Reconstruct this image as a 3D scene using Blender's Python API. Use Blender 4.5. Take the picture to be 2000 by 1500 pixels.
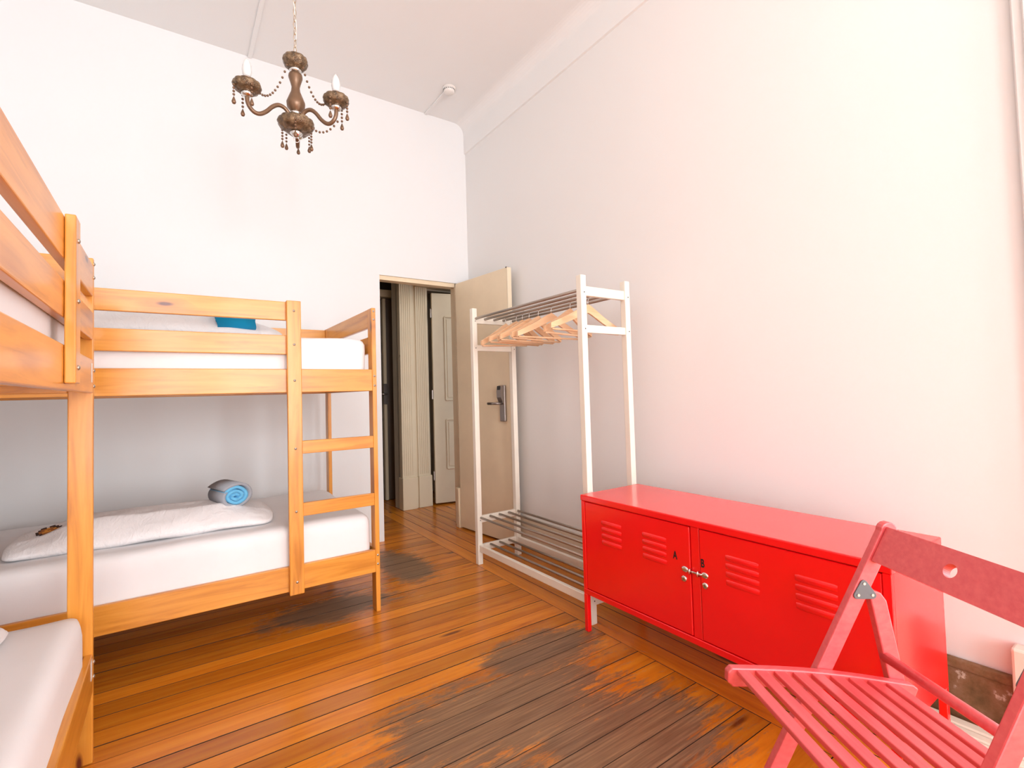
import bpy, bmesh, math, random
from mathutils import Vector, Matrix, Euler, noise
random.seed(7)
for _o in list(bpy.data.objects): bpy.data.objects.remove(_o)
S = bpy.context.scene
COL = S.collection
# ------------------------------------------------------------ camera
cd = bpy.data.cameras.new('camera'); cam = bpy.data.objects.new('camera', cd); COL.objects.link(cam)
cd.sensor_width = 36.0; cd.lens = 951.25*36/2000
cd.shift_x = (1000-968.10)/2000; cd.shift_y = -(750-735.34)/2000
cd.clip_start = 0.02
_r = Vector((0.83350668, -0.55184303, -0.02712739)); _u = Vector((0.00366559, -0.04357425, 0.99904347)); _f = Vector((0.55249723, 0.83280884, 0.0342966))
cam.matrix_world = Matrix(((_r.x, _u.x, -_f.x, 0), (_r.y, _u.y, -_f.y, 0), (_r.z, _u.z, -_f.z, 1.1166), (0, 0, 0, 1)))
S.camera = cam
# ------------------------------------------------------------ world, daylight, exposure
W = bpy.data.worlds.new('sky'); S.world = W; W.use_nodes = True
W.node_tree.nodes['Background'].inputs[0].default_value = (0.80, 0.90, 1.0, 1)
W.node_tree.nodes['Background'].inputs[1].default_value = 1.6
XW, XL, YB, YF, HC = 2.166, -1.26, 3.657, -4.2, 3.492
WINDOWS = ((-1.0, 0.25), (0.65, 1.90))   # x ranges of the tall windows in the wall behind the camera
RW = (-1.45, 0.10)                       # y range of the balcony window in the right wall, beside the camera
WZ0, WZ1 = 0.12, 3.0
def window_light(loc, rot, w, h, e):
    ld = bpy.data.lights.new('window_daylight', 'AREA'); ld.shape = 'RECTANGLE'
    ld.size = w; ld.size_y = h; ld.energy = e; ld.color = (0.96, 0.98, 1.0)
    lo = bpy.data.objects.new('window_daylight', ld); COL.objects.link(lo); lo.location = loc; lo.rotation_euler = rot
for wx0, wx1 in WINDOWS:
    window_light(((wx0+wx1)/2, YF-0.13, (WZ0+WZ1)/2), (math.radians(90), 0, 0), wx1-wx0-.06, WZ1-WZ0-.06, 190)
window_light((XW+.10, (RW[0]+RW[1])/2, (WZ0+WZ1)/2), (0, math.radians(90), 0), WZ1-WZ0-.06, RW[1]-RW[0]-.06, 62)
S.view_settings.view_transform = 'Standard'; S.view_settings.look = 'None'
S.view_settings.exposure = -0.36; S.view_settings.gamma = 1.0; S.view_settings.use_curve_mapping = False

# ------------------------------------------------------------ material helpers
def newmat(name):
    m = bpy.data.materials.new(name); m.use_nodes = True
    return m, m.node_tree, m.node_tree.nodes['Principled BSDF']
def nd(nt, t, **kw):
    n = nt.nodes.new(t)
    for k, v in kw.items(): setattr(n, k, v)
    return n
def lk(nt, a, b): nt.links.new(a, b)
def sv(sock, val):
    sock.default_value = val
def c4(c): return (c[0], c[1], c[2], 1)
def ramp(nt, stops):
    r = nd(nt, 'ShaderNodeValToRGB'); e = r.color_ramp.elements
    while len(e) < len(stops): e.new(0.5)
    for x, (p, c) in zip(e, stops): x.position = p; x.color = c4(c) if len(c) == 3 else c
    return r
def math_n(nt, op, a, b=None, clamp=False):
    n = nd(nt, 'ShaderNodeMath', operation=op, use_clamp=clamp)
    for i, v in enumerate((a, b)):
        if v is None: continue
        if isinstance(v, (int, float)): n.inputs[i].default_value = v
        else: lk(nt, v, n.inputs[i])
    return n.outputs[0]
def mixc(nt, fac, a, b):
    n = nd(nt, 'ShaderNodeMix', data_type='RGBA')
    if isinstance(fac, (int, float)): n.inputs[0].default_value = fac
    else: lk(nt, fac, n.inputs[0])
    for i, v in ((6, a), (7, b)):
        if isinstance(v, (tuple, list)): n.inputs[i].default_value = c4(v)
        else: lk(nt, v, n.inputs[i])
    return n.outputs[2]
def bump(nt, bs, h, strength, dist=0.01):
    b = nd(nt, 'ShaderNodeBump'); b.inputs['Strength'].default_value = strength; b.inputs['Distance'].default_value = dist
    lk(nt, h, b.inputs['Height']); lk(nt, b.outputs[0], bs.inputs['Normal'])
def obj_coord(nt, scale, randomise=True):
    tc = nd(nt, 'ShaderNodeTexCoord'); mp = nd(nt, 'ShaderNodeMapping'); mp.inputs['Scale'].default_value = scale
    if randomise:
        oi = nd(nt, 'ShaderNodeObjectInfo'); v = nd(nt, 'ShaderNodeVectorMath', operation='SCALE'); cb = nd(nt, 'ShaderNodeCombineXYZ')
        for i in range(3): lk(nt, oi.outputs['Random'], cb.inputs[i])
        lk(nt, cb.outputs[0], v.inputs[0]); v.inputs['Scale'].default_value = 37.0
        a = nd(nt, 'ShaderNodeVectorMath', operation='ADD'); lk(nt, tc.outputs['Object'], a.inputs[0]); lk(nt, v.outputs[0], a.inputs[1])
        lk(nt, a.outputs[0], mp.inputs[0])
    else: lk(nt, tc.outputs['Object'], mp.inputs[0])
    return mp.outputs[0]
def noise_n(nt, vec, scale, detail=4, rough=0.55, dist=0.0):
    n = nd(nt, 'ShaderNodeTexNoise'); n.inputs['Scale'].default_value = scale; n.inputs['Detail'].default_value = detail
    n.inputs['Roughness'].default_value = rough; n.inputs['Distortion'].default_value = dist
    if vec is not None: lk(nt, vec, n.inputs['Vector'])
    return n.outputs[0]
def plain(name, col, rough=0.5, metal=0.0, spec=0.5, bump_s=0.0, bump_sc=200, coat=0.0):
    m, nt, b = newmat(name)
    b.inputs['Roughness'].default_value = rough; b.inputs['Metallic'].default_value = metal
    b.inputs['Specular IOR Level'].default_value = spec; b.inputs['Coat Weight'].default_value = coat; b.inputs['Coat Roughness'].default_value = 0.1
    n = noise_n(nt, obj_coord(nt, (1, 1, 1)), 6.0, 3)
    r = ramp(nt, ((0.3, [x*0.965 for x in col]), (0.7, [min(1, x*1.03) for x in col]))); lk(nt, n, r.inputs[0]); lk(nt, r.outputs[0], b.inputs['Base Color'])
    if bump_s: bump(nt, b, noise_n(nt, obj_coord(nt, (1, 1, 1)), bump_sc, 3), bump_s, 0.004)
    return m
def pine(name, light, mid, dark, rough=0.28, knot=(0.13, 0.022, 0.008), coat=0.14):
    # varnished pine, grain along local X
    m, nt, b = newmat(name)
    v = obj_coord(nt, (1.0, 14.0, 14.0)); g = noise_n(nt, v, 2.2, 5, 0.6, 0.8)
    v2 = obj_coord(nt, (2.0, 70.0, 70.0)); g2 = noise_n(nt, v2, 2.0, 3, 0.5)
    r = ramp(nt, ((0.25, dark), (0.48, mid), (0.72, light))); lk(nt, g, r.inputs[0])
    c = mixc(nt, math_n(nt, 'MULTIPLY', g2, 0.28), r.outputs[0], mid)
    # knots: sparse, elongated along the grain
    vk = obj_coord(nt, (2.6, 9.0, 0.5)); vo = nd(nt, 'ShaderNodeTexVoronoi'); vo.inputs['Scale'].default_value = 1.0; lk(nt, vk, vo.inputs['Vector'])
    k = nd(nt, 'ShaderNodeMapRange'); k.inputs[1].default_value = 0.05; k.inputs[2].default_value = 0.105; k.inputs[3].default_value = 1.0; k.inputs[4].default_value = 0.0
    lk(nt, vo.outputs['Distance'], k.inputs[0])
    sp = nd(nt, 'ShaderNodeSeparateColor'); lk(nt, vo.outputs['Color'], sp.inputs[0])
    sel = math_n(nt, 'GREATER_THAN', sp.outputs[0], 0.15)
    halo = nd(nt, 'ShaderNodeMapRange'); halo.inputs[1].default_value = 0.12; halo.inputs[2].default_value = 0.34; halo.inputs[3].default_value = 0.55; halo.inputs[4].default_value = 0.0
    lk(nt, vo.outputs['Distance'], halo.inputs[0])
    c = mixc(nt, math_n(nt, 'MULTIPLY', halo.outputs[0], sel), c, dark)
    c = mixc(nt, math_n(nt, 'MULTIPLY', k.outputs[0], sel), c, knot)
    lk(nt, c, b.inputs['Base Color']); b.inputs['Roughness'].default_value = rough
    b.inputs['Coat Weight'].default_value = coat; b.inputs['Coat Roughness'].default_value = 0.12
    bump(nt, b, g2, 0.06, 0.002)
    return m
def wall_paint(name, col, sc=1.0):
    m, nt, b = newmat(name)
    tc = nd(nt, 'ShaderNodeNewGeometry')
    n = noise_n(nt, tc.outputs['Position'], 0.9*sc, 4); n2 = noise_n(nt, tc.outputs['Position'], 26*sc, 5, 0.6)
    r = ramp(nt, ((0.3, [x*0.985 for x in col]), (0.7, col))); lk(nt, n, r.inputs[0])
    # a few small scuffs
    sc1 = noise_n(nt, tc.outputs['Position'], 9.0, 6, 0.7); f = nd(nt, 'ShaderNodeMapRange'); f.inputs[1].default_value = 0.745; f.inputs[2].default_value = 0.80
    lk(nt, sc1, f.inputs[0]); c = mixc(nt, math_n(nt, 'MULTIPLY', f.outputs[0], 0.35), r.outputs[0], [x*0.72 for x in col])
    lk(nt, c, b.inputs['Base Color']); b.inputs['Roughness'].default_value = 0.62; b.inputs['Specular IOR Level'].default_value = 0.25
    bump(nt, b, n2, 0.10, 0.004)
    return m
def chipped(name, col, under, amount=0.66, scale=7.0, rough=0.45):
    # old paint flaking to what lies below
    m, nt, b = newmat(name)
    tc = nd(nt, 'ShaderNodeNewGeometry'); n = noise_n(nt, tc.outputs['Position'], scale, 7, 0.66)
    f = nd(nt, 'ShaderNodeMapRange'); f.inputs[1].default_value = amount; f.inputs[2].default_value = amount+0.02; lk(nt, n, f.inputs[0])
    n2 = noise_n(nt, tc.outputs['Position'], 14, 5); r = ramp(nt, ((0.3, [x*0.5 for x in under]), (0.7, under))); lk(nt, n2, r.inputs[0])
    lk(nt, mixc(nt, f.outputs[0], col, r.outputs[0]), b.inputs['Base Color']); b.inputs['Roughness'].default_value = rough
    bump(nt, b, f.outputs[0], -0.4, 0.003)
    return m
def fabric(name, col, sc=420, bs=0.15, crease=0.0):
    m, nt, b = newmat(name)
    v = obj_coord(nt, (1, 1, 1)); n = noise_n(nt, v, sc, 2)
    big = noise_n(nt, v, 5.0, 3); r = ramp(nt, ((0.3, [x*0.96 for x in col]), (0.7, col))); lk(nt, big, r.inputs[0]); lk(nt, r.outputs[0], b.inputs['Base Color'])
    b.inputs['Roughness'].default_value = 0.85; b.inputs['Specular IOR Level'].default_value = 0.15; b.inputs['Sheen Weight'].default_value = 0.1
    if crease:
        w = noise_n(nt, obj_coord(nt, (5, 2.2, 4)), 4.0, 5, 0.6, 1.2)
        h = math_n(nt, 'ADD', math_n(nt, 'MULTIPLY', w, crease), math_n(nt, 'MULTIPLY', n, 0.03)); bump(nt, b, h, 0.55, 0.03)
    else: bump(nt, b, n, bs, 0.002)
    return m

WALL = wall_paint('white_wall_paint', (0.845, 0.847, 0.85))
WALLR = wall_paint('warm_white_wall_paint', (0.90, 0.885, 0.868))
CEIL = wall_paint('ceiling_paint', (0.93, 0.925, 0.915))
PINE = pine('varnished_pine', (0.83, 0.37, 0.062), (0.72, 0.285, 0.036), (0.44, 0.13, 0.010))
HANG = pine('hanger_beech', (0.93, 0.66, 0.42), (0.90, 0.56, 0.32), (0.78, 0.42, 0.20), 0.4, (0.72, 0.36, 0.16), 0.1)
WHITEP = plain('white_rack_paint', (0.89, 0.83, 0.72), 0.35, coat=0.15)
STEEL = plain('brushed_steel_rod', (0.42, 0.36, 0.31), 0.38, 0.85)
CHROME = plain('chrome', (0.80, 0.79, 0.77), 0.12, 1.0)
SCREW = plain('zinc_screw', (0.55, 0.52, 0.46), 0.35, 0.9)
DARKHOLE = plain('dark_screw', (0.05, 0.045, 0.04), 0.5, 0.3)
RED = plain('red_enamel', (1.0, 0.004, 0.008), 0.27, spec=0.5, coat=0.6)
REDW = None
LETTER = plain('black_letter', (0.012, 0.010, 0.012), 0.5)
CREAM = plain('cream_door_paint', (0.86, 0.71, 0.50), 0.42)
CREAM_E = plain('cream_door_edge', (0.80, 0.68, 0.50), 0.42)
SKIRT = plain('cream_skirting_paint', (0.78, 0.66, 0.50), 0.45)
SHEET = fabric('white_sheet', (0.86, 0.84, 0.845), 500, 0.12)
DUVET = fabric('white_duvet_cotton', (0.87, 0.85, 0.855), 500, 0.1, crease=0.55)
TOWELB = fabric('blue_towel', (0.16, 0.50, 0.78), 300, 0.5)
TOWELG = fabric('grey_blue_towel', (0.36, 0.38, 0.42), 300, 0.5)
TOWELT = fabric('turquoise_towel', (0.01, 0.33, 0.62), 300, 0.5)
BRONZE = None
BULB = plain('white_bulb_glass', (0.76, 0.75, 0.74), 0.18, coat=0.5)
PLASTIC = plain('white_plastic', (0.88, 0.85, 0.81), 0.4)
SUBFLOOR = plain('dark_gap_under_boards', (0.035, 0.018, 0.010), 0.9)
HALLP = chipped('hall_trim_paint', (0.70, 0.58, 0.41), (0.16, 0.09, 0.05), 0.70, 9)
HALLD = plain('hall_door_paint', (0.74, 0.62, 0.45), 0.4)
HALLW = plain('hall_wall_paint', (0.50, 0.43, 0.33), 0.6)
DARKWOOD = plain('dark_brown_door', (0.10, 0.055, 0.028), 0.45)
LOCKM = plain('grey_lock_metal', (0.34, 0.30, 0.28), 0.32, 0.8)
BLACKP = plain('black_plastic', (0.015, 0.014, 0.014), 0.35)
PLATE = plain('grey_hinge_plate', (0.13, 0.14, 0.15), 0.45, 0.6)

def chair_red():
    m, nt, b = newmat('worn_red_chair_paint')
    v = obj_coord(nt, (2.0, 30, 30)); n = noise_n(nt, v, 3.0, 4)
    r = ramp(nt, ((0.3, (0.70, 0.070, 0.080)), (0.7, (0.79, 0.11, 0.115)))); lk(nt, n, r.inputs[0]); lk(nt, r.outputs[0], b.inputs['Base Color'])
    b.inputs['Roughness'].default_value = 0.36; b.inputs['Specular IOR Level'].default_value = 0.6
    b.inputs['Coat Weight'].default_value = 0.35; b.inputs['Coat Roughness'].default_value = 0.25
    bump(nt, b, n, 0.10, 0.002); return m
REDW = chair_red()
def bronze():
    m, nt, b = newmat('smoked_bronze_glass')
    tc = nd(nt, 'ShaderNodeTexCoord'); vo = nd(nt, 'ShaderNodeTexVoronoi'); vo.inputs['Scale'].default_value = 260; lk(nt, tc.outputs['Object'], vo.inputs['Vector'])
    n = noise_n(nt, tc.outputs['Object'], 40, 4)
    r = ramp(nt, ((0.3, (0.06, 0.035, 0.018)), (0.55, (0.22, 0.14, 0.075)), (0.8, (0.50, 0.38, 0.24)))); lk(nt, n, r.inputs[0]); lk(nt, r.outputs[0], b.inputs['Base Color'])
    b.inputs['Roughness'].default_value = 0.22; b.inputs['Metallic'].default_value = 0.35; bump(nt, b, vo.outputs['Distance'], 0.6, 0.0025); return m
BRONZE = bronze()
BRONZED = plain('dark_bronze', (0.20, 0.115, 0.065), 0.3, 0.4)
def floor_wood():
    m, nt, b = newmat('worn_orange_floorboards')
    v = obj_coord(nt, (1.0, 16.0, 16.0)); g = noise_n(nt, v, 1.6, 6, 0.62, 1.0); g2 = noise_n(nt, obj_coord(nt, (3.0, 90, 90)), 1.6, 4, 0.6)
    r = ramp(nt, ((0.22, (0.36, 0.085, 0.005)), (0.45, (0.66, 0.20, 0.010)), (0.75, (0.82, 0.31, 0.022)))); lk(nt, g, r.inputs[0])
    oi = nd(nt, 'ShaderNodeObjectInfo'); hs = nd(nt, 'ShaderNodeHueSaturation'); lk(nt, r.outputs[0], hs.inputs['Color'])
    lk(nt, math_n(nt, 'ADD', math_n(nt, 'MULTIPLY', oi.outputs['Random'], 0.5), 0.72), hs.inputs['Value'])
    c = mixc(nt, math_n(nt, 'MULTIPLY', g2, 0.35), hs.outputs[0], (0.40, 0.105, 0.010))
    # knots
    vk = obj_coord(nt, (1.5, 8.0, 0.5)); vo = nd(nt, 'ShaderNodeTexVoronoi'); vo.inputs['Scale'].default_value = 1.0; lk(nt, vk, vo.inputs['Vector'])
    k = nd(nt, 'ShaderNodeMapRange'); k.inputs[1].default_value = 0.05; k.inputs[2].default_value = 0.11; k.inputs[3].default_value = 0.85; k.inputs[4].default_value = 0; lk(nt, vo.outputs['Distance'], k.inputs[0])
    c = mixc(nt, k.outputs[0], c, (0.10, 0.020, 0.006))
    # bare, grey-worn areas where the varnish is walked off
    geo = nd(nt, 'ShaderNodeNewGeometry'); tot = None
    for cx, cy, rx, ry in ((0.98, 1.46, 0.62, 0.30), (1.18, 1.10, 0.50, 0.30), (0.72, 1.12, 0.40, 0.35), (1.30, 1.68, 0.36, 0.20), (0.72, 2.68, 0.42, 0.20), (1.26, 3.05, 0.20, 0.42)):
        a = nd(nt, 'ShaderNodeVectorMath', operation='SUBTRACT'); lk(nt, geo.outputs['Position'], a.inputs[0]); a.inputs[1].default_value = (cx, cy, 0)
        d = nd(nt, 'ShaderNodeVectorMath', operation='DIVIDE'); lk(nt, a.outputs[0], d.inputs[0]); d.inputs[1].default_value = (rx, ry, 5)
        l = nd(nt, 'ShaderNodeVectorMath', operation='LENGTH'); lk(nt, d.outputs[0], l.inputs[0])
        f = math_n(nt, 'SUBTRACT', 1.0, l.outputs['Value'])
        tot = f if tot is None else math_n(nt, 'MAXIMUM', tot, f)
    n1 = noise_n(nt, obj_coord(nt, (3.0, 16, 16)), 2.4, 9, 0.78, 0.6); n3 = noise_n(nt, geo.outputs['Position'], 3.2, 5, 0.6)
    t = math_n(nt, 'ADD', math_n(nt, 'MULTIPLY', tot, 0.9), math_n(nt, 'ADD', math_n(nt, 'MULTIPLY', math_n(nt, 'SUBTRACT', n1, 0.5), 1.9), math_n(nt, 'MULTIPLY', math_n(nt, 'SUBTRACT', n3, 0.5), 0.9)))
    mask = nd(nt, 'ShaderNodeMapRange', clamp=True); mask.inputs[1].default_value = 0.06; mask.inputs[2].default_value = 0.34; lk(nt, t, mask.inputs[0])
    wr = ramp(nt, ((0.3, (0.095, 0.060, 0.036)), (0.52, (0.175, 0.112, 0.066)), (0.8, (0.36, 0.225, 0.115)))); lk(nt, g2, wr.inputs[0])
    c = mixc(nt, math_n(nt, 'MULTIPLY', mask.outputs[0], 0.9), c, wr.outputs[0]); lk(nt, c, b.inputs['Base Color'])
    lk(nt, math_n(nt, 'ADD', math_n(nt, 'MULTIPLY', mask.outputs[0], 0.24), 0.24), b.inputs['Roughness'])
    bump(nt, b, g2, 0.12, 0.002); return m
FLOOR = floor_wood()
def peeled():
    m, nt, b = newmat('rotten_bare_skirting')
    geo = nd(nt, 'ShaderNodeNewGeometry'); n = noise_n(nt, geo.outputs['Position'], 9, 7, 0.68); n2 = noise_n(nt, geo.outputs['Position'], 22, 5, 0.6)
    r = ramp(nt, ((0.28, (0.018, 0.010, 0.006)), (0.42, (0.10, 0.055, 0.020)), (0.56, (0.23, 0.12, 0.055)), (0.66, (0.30, 0.17, 0.10)), (0.70, (0.74, 0.64, 0.54)))); lk(nt, n, r.inputs[0])
    lk(nt, mixc(nt, math_n(nt, 'MULTIPLY', n2, 0.4), r.outputs[0], (0.13, 0.085, 0.02)), b.inputs['Base Color']); b.inputs['Roughness'].default_value = 0.7
    bump(nt, b, n, 0.8, 0.01); return m
PEEL = peeled()

# ------------------------------------------------------------ mesh helpers
def link(name, bm, mat, parent=None, loc=None, rot=None, smooth=False):
    me = bpy.data.meshes.new(name); bm.normal_update(); bm.to_mesh(me); bm.free()
    return link_me(name, me, mat, parent, loc, rot, smooth)
MW = {}
def link_me(name, me, mat, parent=None, loc=None, rot=None, smooth=False):
    o = bpy.data.objects.new(name, me); COL.objects.link(o)
    if mat is not None and not me.materials: me.materials.append(mat)
    if smooth:
        for p in me.polygons: p.use_smooth = True
    R = Matrix.Identity(3)
    if rot is not None: R = rot if isinstance(rot, Matrix) else Euler(rot).to_matrix()
    w = Matrix.Translation(Vector(loc) if loc is not None else Vector((0, 0, 0))) @ R.to_4x4()
    MW[o] = w
    if parent is not None:
        o.parent = parent; o.matrix_basis = MW[parent].inverted() @ w
    else: o.matrix_basis = w
    return o
def thing(name, label, cat, loc, group=None):
    o = bpy.data.objects.new(name, None); COL.objects.link(o); o.location = loc; o.empty_display_size = 0.05
    MW[o] = Matrix.Translation(Vector(loc)); o['label'] = label; o['category'] = cat
    if group: o['group'] = group
    return o
def tag(o, label, cat, group=None):
    o['label'] = label; o['category'] = cat
    if group: o['group'] = group
    return o
def structure(o, label=None):
    o['kind'] = 'structure'
    if label: o['label'] = label
    return o
def bm_box(bm, c, s, R=None, bev=0.0, seg=1):
    r = bmesh.ops.create_cube(bm, size=1.0); vs = r['verts']
    for v in vs: v.co = Vector((v.co.x*s[0], v.co.y*s[1], v.co.z*s[2]))
    if bev > 0:
        es = {e for v in vs for e in v.link_edges}
        g = bmesh.ops.bevel(bm, geom=list(es), offset=bev, segments=seg, affect='EDGES', profile=0.5); vs = list({v for f in g['faces'] for v in f.verts} | {v for v in vs if v.is_valid})
    for v in vs:
        if R is not None: v.co = R @ v.co
        v.co += Vector(c)
    return vs
def box(name, lo, hi, mat, parent=None, bev=0.0, seg=1):
    c = [(a+b)/2 for a, b in zip(lo, hi)]; s = [abs(b-a) for a, b in zip(lo, hi)]
    bm = bmesh.new(); bm_box(bm, (0, 0, 0), s, None, bev, seg)
    return link(name, bm, mat, parent, c)
def board(name, p0, p1, side, w, t, mat, parent=None, bev=0.003, seg=1):
    # plank from p0 to p1 (axis), width w along `side`, thickness t; long axis is local X
    p0, p1 = Vector(p0), Vector(p1); x = (p1-p0); L = x.length; x.normalize()
    y = Vector(side); y = (y - x*y.dot(x)).normalized(); z = x.cross(y)
    R = Matrix((x, y, z)).transposed()
    bm = bmesh.new(); bm_box(bm, (0, 0, 0), (L, w, t), None, bev, seg)
    return link(name, bm, mat, parent, (p0+p1)/2, R)
def basis(d):
    d = Vector(d).normalized(); a = Vector((0, 0, 1)) if abs(d.z) < 0.9 else Vector((1, 0, 0))
    u = d.cross(a).normalized(); return u, d.cross(u).normalized(), d
def bm_tube(bm, pts, r, n=12, caps=True, closed=False):
    pts = [Vector(p) for p in pts]; rings = []; N = len(pts); pu = None
    for i, p in enumerate(pts):
        if closed: d = pts[(i+1) % N]-pts[i-1]
        else: d = pts[min(i+1, N-1)]-pts[max(i-1, 0)]
        d.normalize()
        if pu is None: u, v, _ = basis(d)
        else:
            u = (pu - d*pu.dot(d)).normalized(); v = d.cross(u)
        pu = u; rr = r[i] if isinstance(r, (list, tuple)) else r
        rings.append([bm.verts.new(p+(u*math.cos(2*math.pi*k/n)+v*math.sin(2*math.pi*k/n))*rr) for k in range(n)])
    m = N if closed else N-1
    for i in range(m):
        a, b = rings[i], rings[(i+1) % N]
        for k in range(n): bm.faces.new((a[k], a[(k+1) % n], b[(k+1) % n], b[k]))
    if caps and not closed: bm.faces.new(list(reversed(rings[0]))); bm.faces.new(rings[-1])
def tube(name, pts, r, mat, parent=None, n=12, closed=False, smooth=True):
    pts = [Vector(p) for p in pts]; c = pts[0].copy()
    bm = bmesh.new(); bm_tube(bm, [p-c for p in pts], r, n, True, closed); bmesh.ops.recalc_face_normals(bm, faces=bm.faces)
    return link(name, bm, mat, parent, c, None, smooth)
def bm_lathe(bm, prof, c=(0, 0, 0), n=24, scallop=None, axis=None):
    R = Matrix.Identity(3) if axis is None else Matrix(basis(axis)).transposed()
    rings = []
    for r, z in prof:
        ring = []
        for k in range(n):
            a = 2*math.pi*k/n; rr = r*(1+(scallop[1]*abs(math.cos(a*scallop[0]/2)) if scallop else 0))
            ring.append(bm.verts.new(R @ Vector((rr*math.cos(a), rr*math.sin(a), z))+Vector(c)))
        rings.append(ring)
    for a, b in zip(rings, rings[1:]):
        for k in range(n): bm.faces.new((a[k], a[(k+1) % n], b[(k+1) % n], b[k]))
    if prof[0][0] > 1e-6: bm.faces.new(list(reversed(rings[0])))
    if prof[-1][0] > 1e-6: bm.faces.new(rings[-1])
def lathe(name, prof, loc, mat, parent=None, n=24, scallop=None, axis=None, smooth=True):
    bm = bmesh.new(); bm_lathe(bm, prof, (0, 0, 0), n, scallop, axis); bmesh.ops.remove_doubles(bm, verts=bm.verts, dist=1e-6); bmesh.ops.recalc_face_normals(bm, faces=bm.faces)
    return link(name, bm, mat, parent, loc, None, smooth)
def softbox(name, lo, hi, r, mat, parent=None, n=(40, 20, 6), amp=0.004, fr=3.0, seed=0, fn=None):
    lo, hi = Vector(lo), Vector(hi); c = (lo+hi)/2; h = (hi-lo)/2
    bm = bmesh.new(); verts = {}
    def V(i, j, k):
        key = (i, j, k)
        if key not in verts:
            q = Vector((-h.x+2*h.x*i/n[0], -h.y+2*h.y*j/n[1], -h.z+2*h.z*k/n[2])); rr = min(r, h.x, h.y, h.z)
            inn = Vector([max(-h[a]+rr, min(h[a]-rr, q[a])) for a in range(3)]); d = q-inn
            if d.length > 1e-9: q = inn+d.normalized()*rr
            if fn: q = fn(q, h)
            w = c+q; nz = noise.noise_vector(w*fr+Vector((seed*7.1, seed*3.3, seed))); q += nz*amp
            verts[key] = bm.verts.new(q)
        return verts[key]
    for i in range(n[0]):
        for j in range(n[1]):
            for k in (0, n[2]): bm.faces.new((V(i, j, k), V(i+1, j, k), V(i+1, j+1, k), V(i, j+1, k)))
    for i in range(n[0]):
        for k in range(n[2]):
            for j in (0, n[1]): bm.faces.new((V(i, j, k), V(i+1, j, k), V(i+1, j, k+1), V(i, j, k+1)))
    for j in range(n[1]):
        for k in range(n[2]):
            for i in (0, n[0]): bm.faces.new((V(i, j, k), V(i, j+1, k), V(i, j+1, k+1), V(i, j, k+1)))
    bmesh.ops.recalc_face_normals(bm, faces=bm.faces)
    return link(name, bm, mat, parent, c, None, True)

# ------------------------------------------------------------ room shell
def multi(name, boxes, mat, bev=0.0):
    bm = bmesh.new()
    for lo, hi in boxes: bm_box(bm, [(a+b)/2 for a, b in zip(lo, hi)], [b-a for a, b in zip(lo, hi)], None, bev)
    return link(name, bm, mat)
DX0, DX1, DH = 1.356, 2.063, 2.073
structure(multi('wall_back', [((XL-.12, YB, -.1), (DX0, YB+.10, 3.6)), ((DX1, YB, -.1), (XW+.1, YB+.10, 3.6)), ((DX0, YB, DH), (DX1, YB+.10, 3.6))], WALL), 'white painted back wall with the doorway')
structure(multi('wall_right', [((XW, RW[1], -.1), (XW+.12, YB, 3.6)), ((XW, YF-.2, -.1), (XW+.12, RW[0], 3.6)), ((XW, RW[0], -.1), (XW+.12, RW[1], WZ0)), ((XW, RW[0], WZ1), (XW+.12, RW[1], 3.6))], WALLR), 'bare off-white right wall')
structure(multi('wall_left', [((XL-.12, YF-.2, -.1), (XL, YB, 3.6))], WALL), 'white left wall behind the near bunk bed')
fb = []; xs = [XL-.12]+[v for w in WINDOWS for v in w]+[XW+.12]
for a, b in zip(xs[0::2], xs[1::2]): fb.append(((a, YF-.2, -.1), (b, YF, 3.6)))
for a, b in WINDOWS: fb += [((a, YF-.2, -.1), (b, YF, WZ0)), ((a, YF-.2, WZ1), (b, YF, 3.6))]
structure(multi('wall_front', fb, WALL), 'white window wall')
for i, (a, b) in enumerate(WINDOWS):
    bm = bmesh.new()
    for x in (a, (a+b)/2-.03, b-.06): bm_box(bm, (x+.03, YF-.06, (WZ0+WZ1)/2), (.06, .05, WZ1-WZ0))
    for z in (WZ0+.03, 1.3, WZ1-.03): bm_box(bm, ((a+b)/2, YF-.06, z), (b-a, .04, .06))
    structure(link('window_%d' % (i+3), bm, PLASTIC), 'tall white framed window')
bm = bmesh.new()
for y_ in (RW[0]+.03, (RW[0]+RW[1])/2, RW[1]-.03): bm_box(bm, (XW+.06, y_, (WZ0+WZ1)/2), (.05, .06, WZ1-WZ0))
for z_ in (WZ0+.03, 2.3, WZ1-.03): bm_box(bm, (XW+.06, (RW[0]+RW[1])/2, z_), (.04, RW[1]-RW[0], .06))
structure(link('window_1', bm, PLASTIC), 'tall white framed balcony window')
# ceiling with a cove along the right wall
bm = bmesh.new(); bm_box(bm, ((XL+XW)/2, (YF+YB)/2, HC+.06), (XW-XL+.3, YB-YF+.3, .12))
structure(link('ceiling', bm, CEIL), 'off-white plaster ceiling')
bm = bmesh.new(); prof = [(XW, 3.232), (XW-.014, 3.236), (XW-.014, HC-.09)]
for k in range(1, 9):
    a = k/8*math.pi/2; prof.append((XW-.014-.09*(1-math.cos(a)), HC-.09+.09*math.sin(a)))
prof += [(XW, HC)]
ra = [bm.verts.new((x, YF, z)) for x, z in prof]; rb = [bm.verts.new((x, YB-.0005, z)) for x, z in prof]
for k in range(len(prof)-1): bm.faces.new((ra[k], ra[k+1], rb[k+1], rb[k]))
bmesh.ops.recalc_face_normals(bm, faces=bm.faces)
structure(link('trim_1', bm, CEIL), 'plain plaster cove along the right wall')
structure(box('trim_2', (.438, YF, HC-.010), (.466, YB, HC), CEIL, None, .003), 'painted-over cable trunking on the ceiling')
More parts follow.
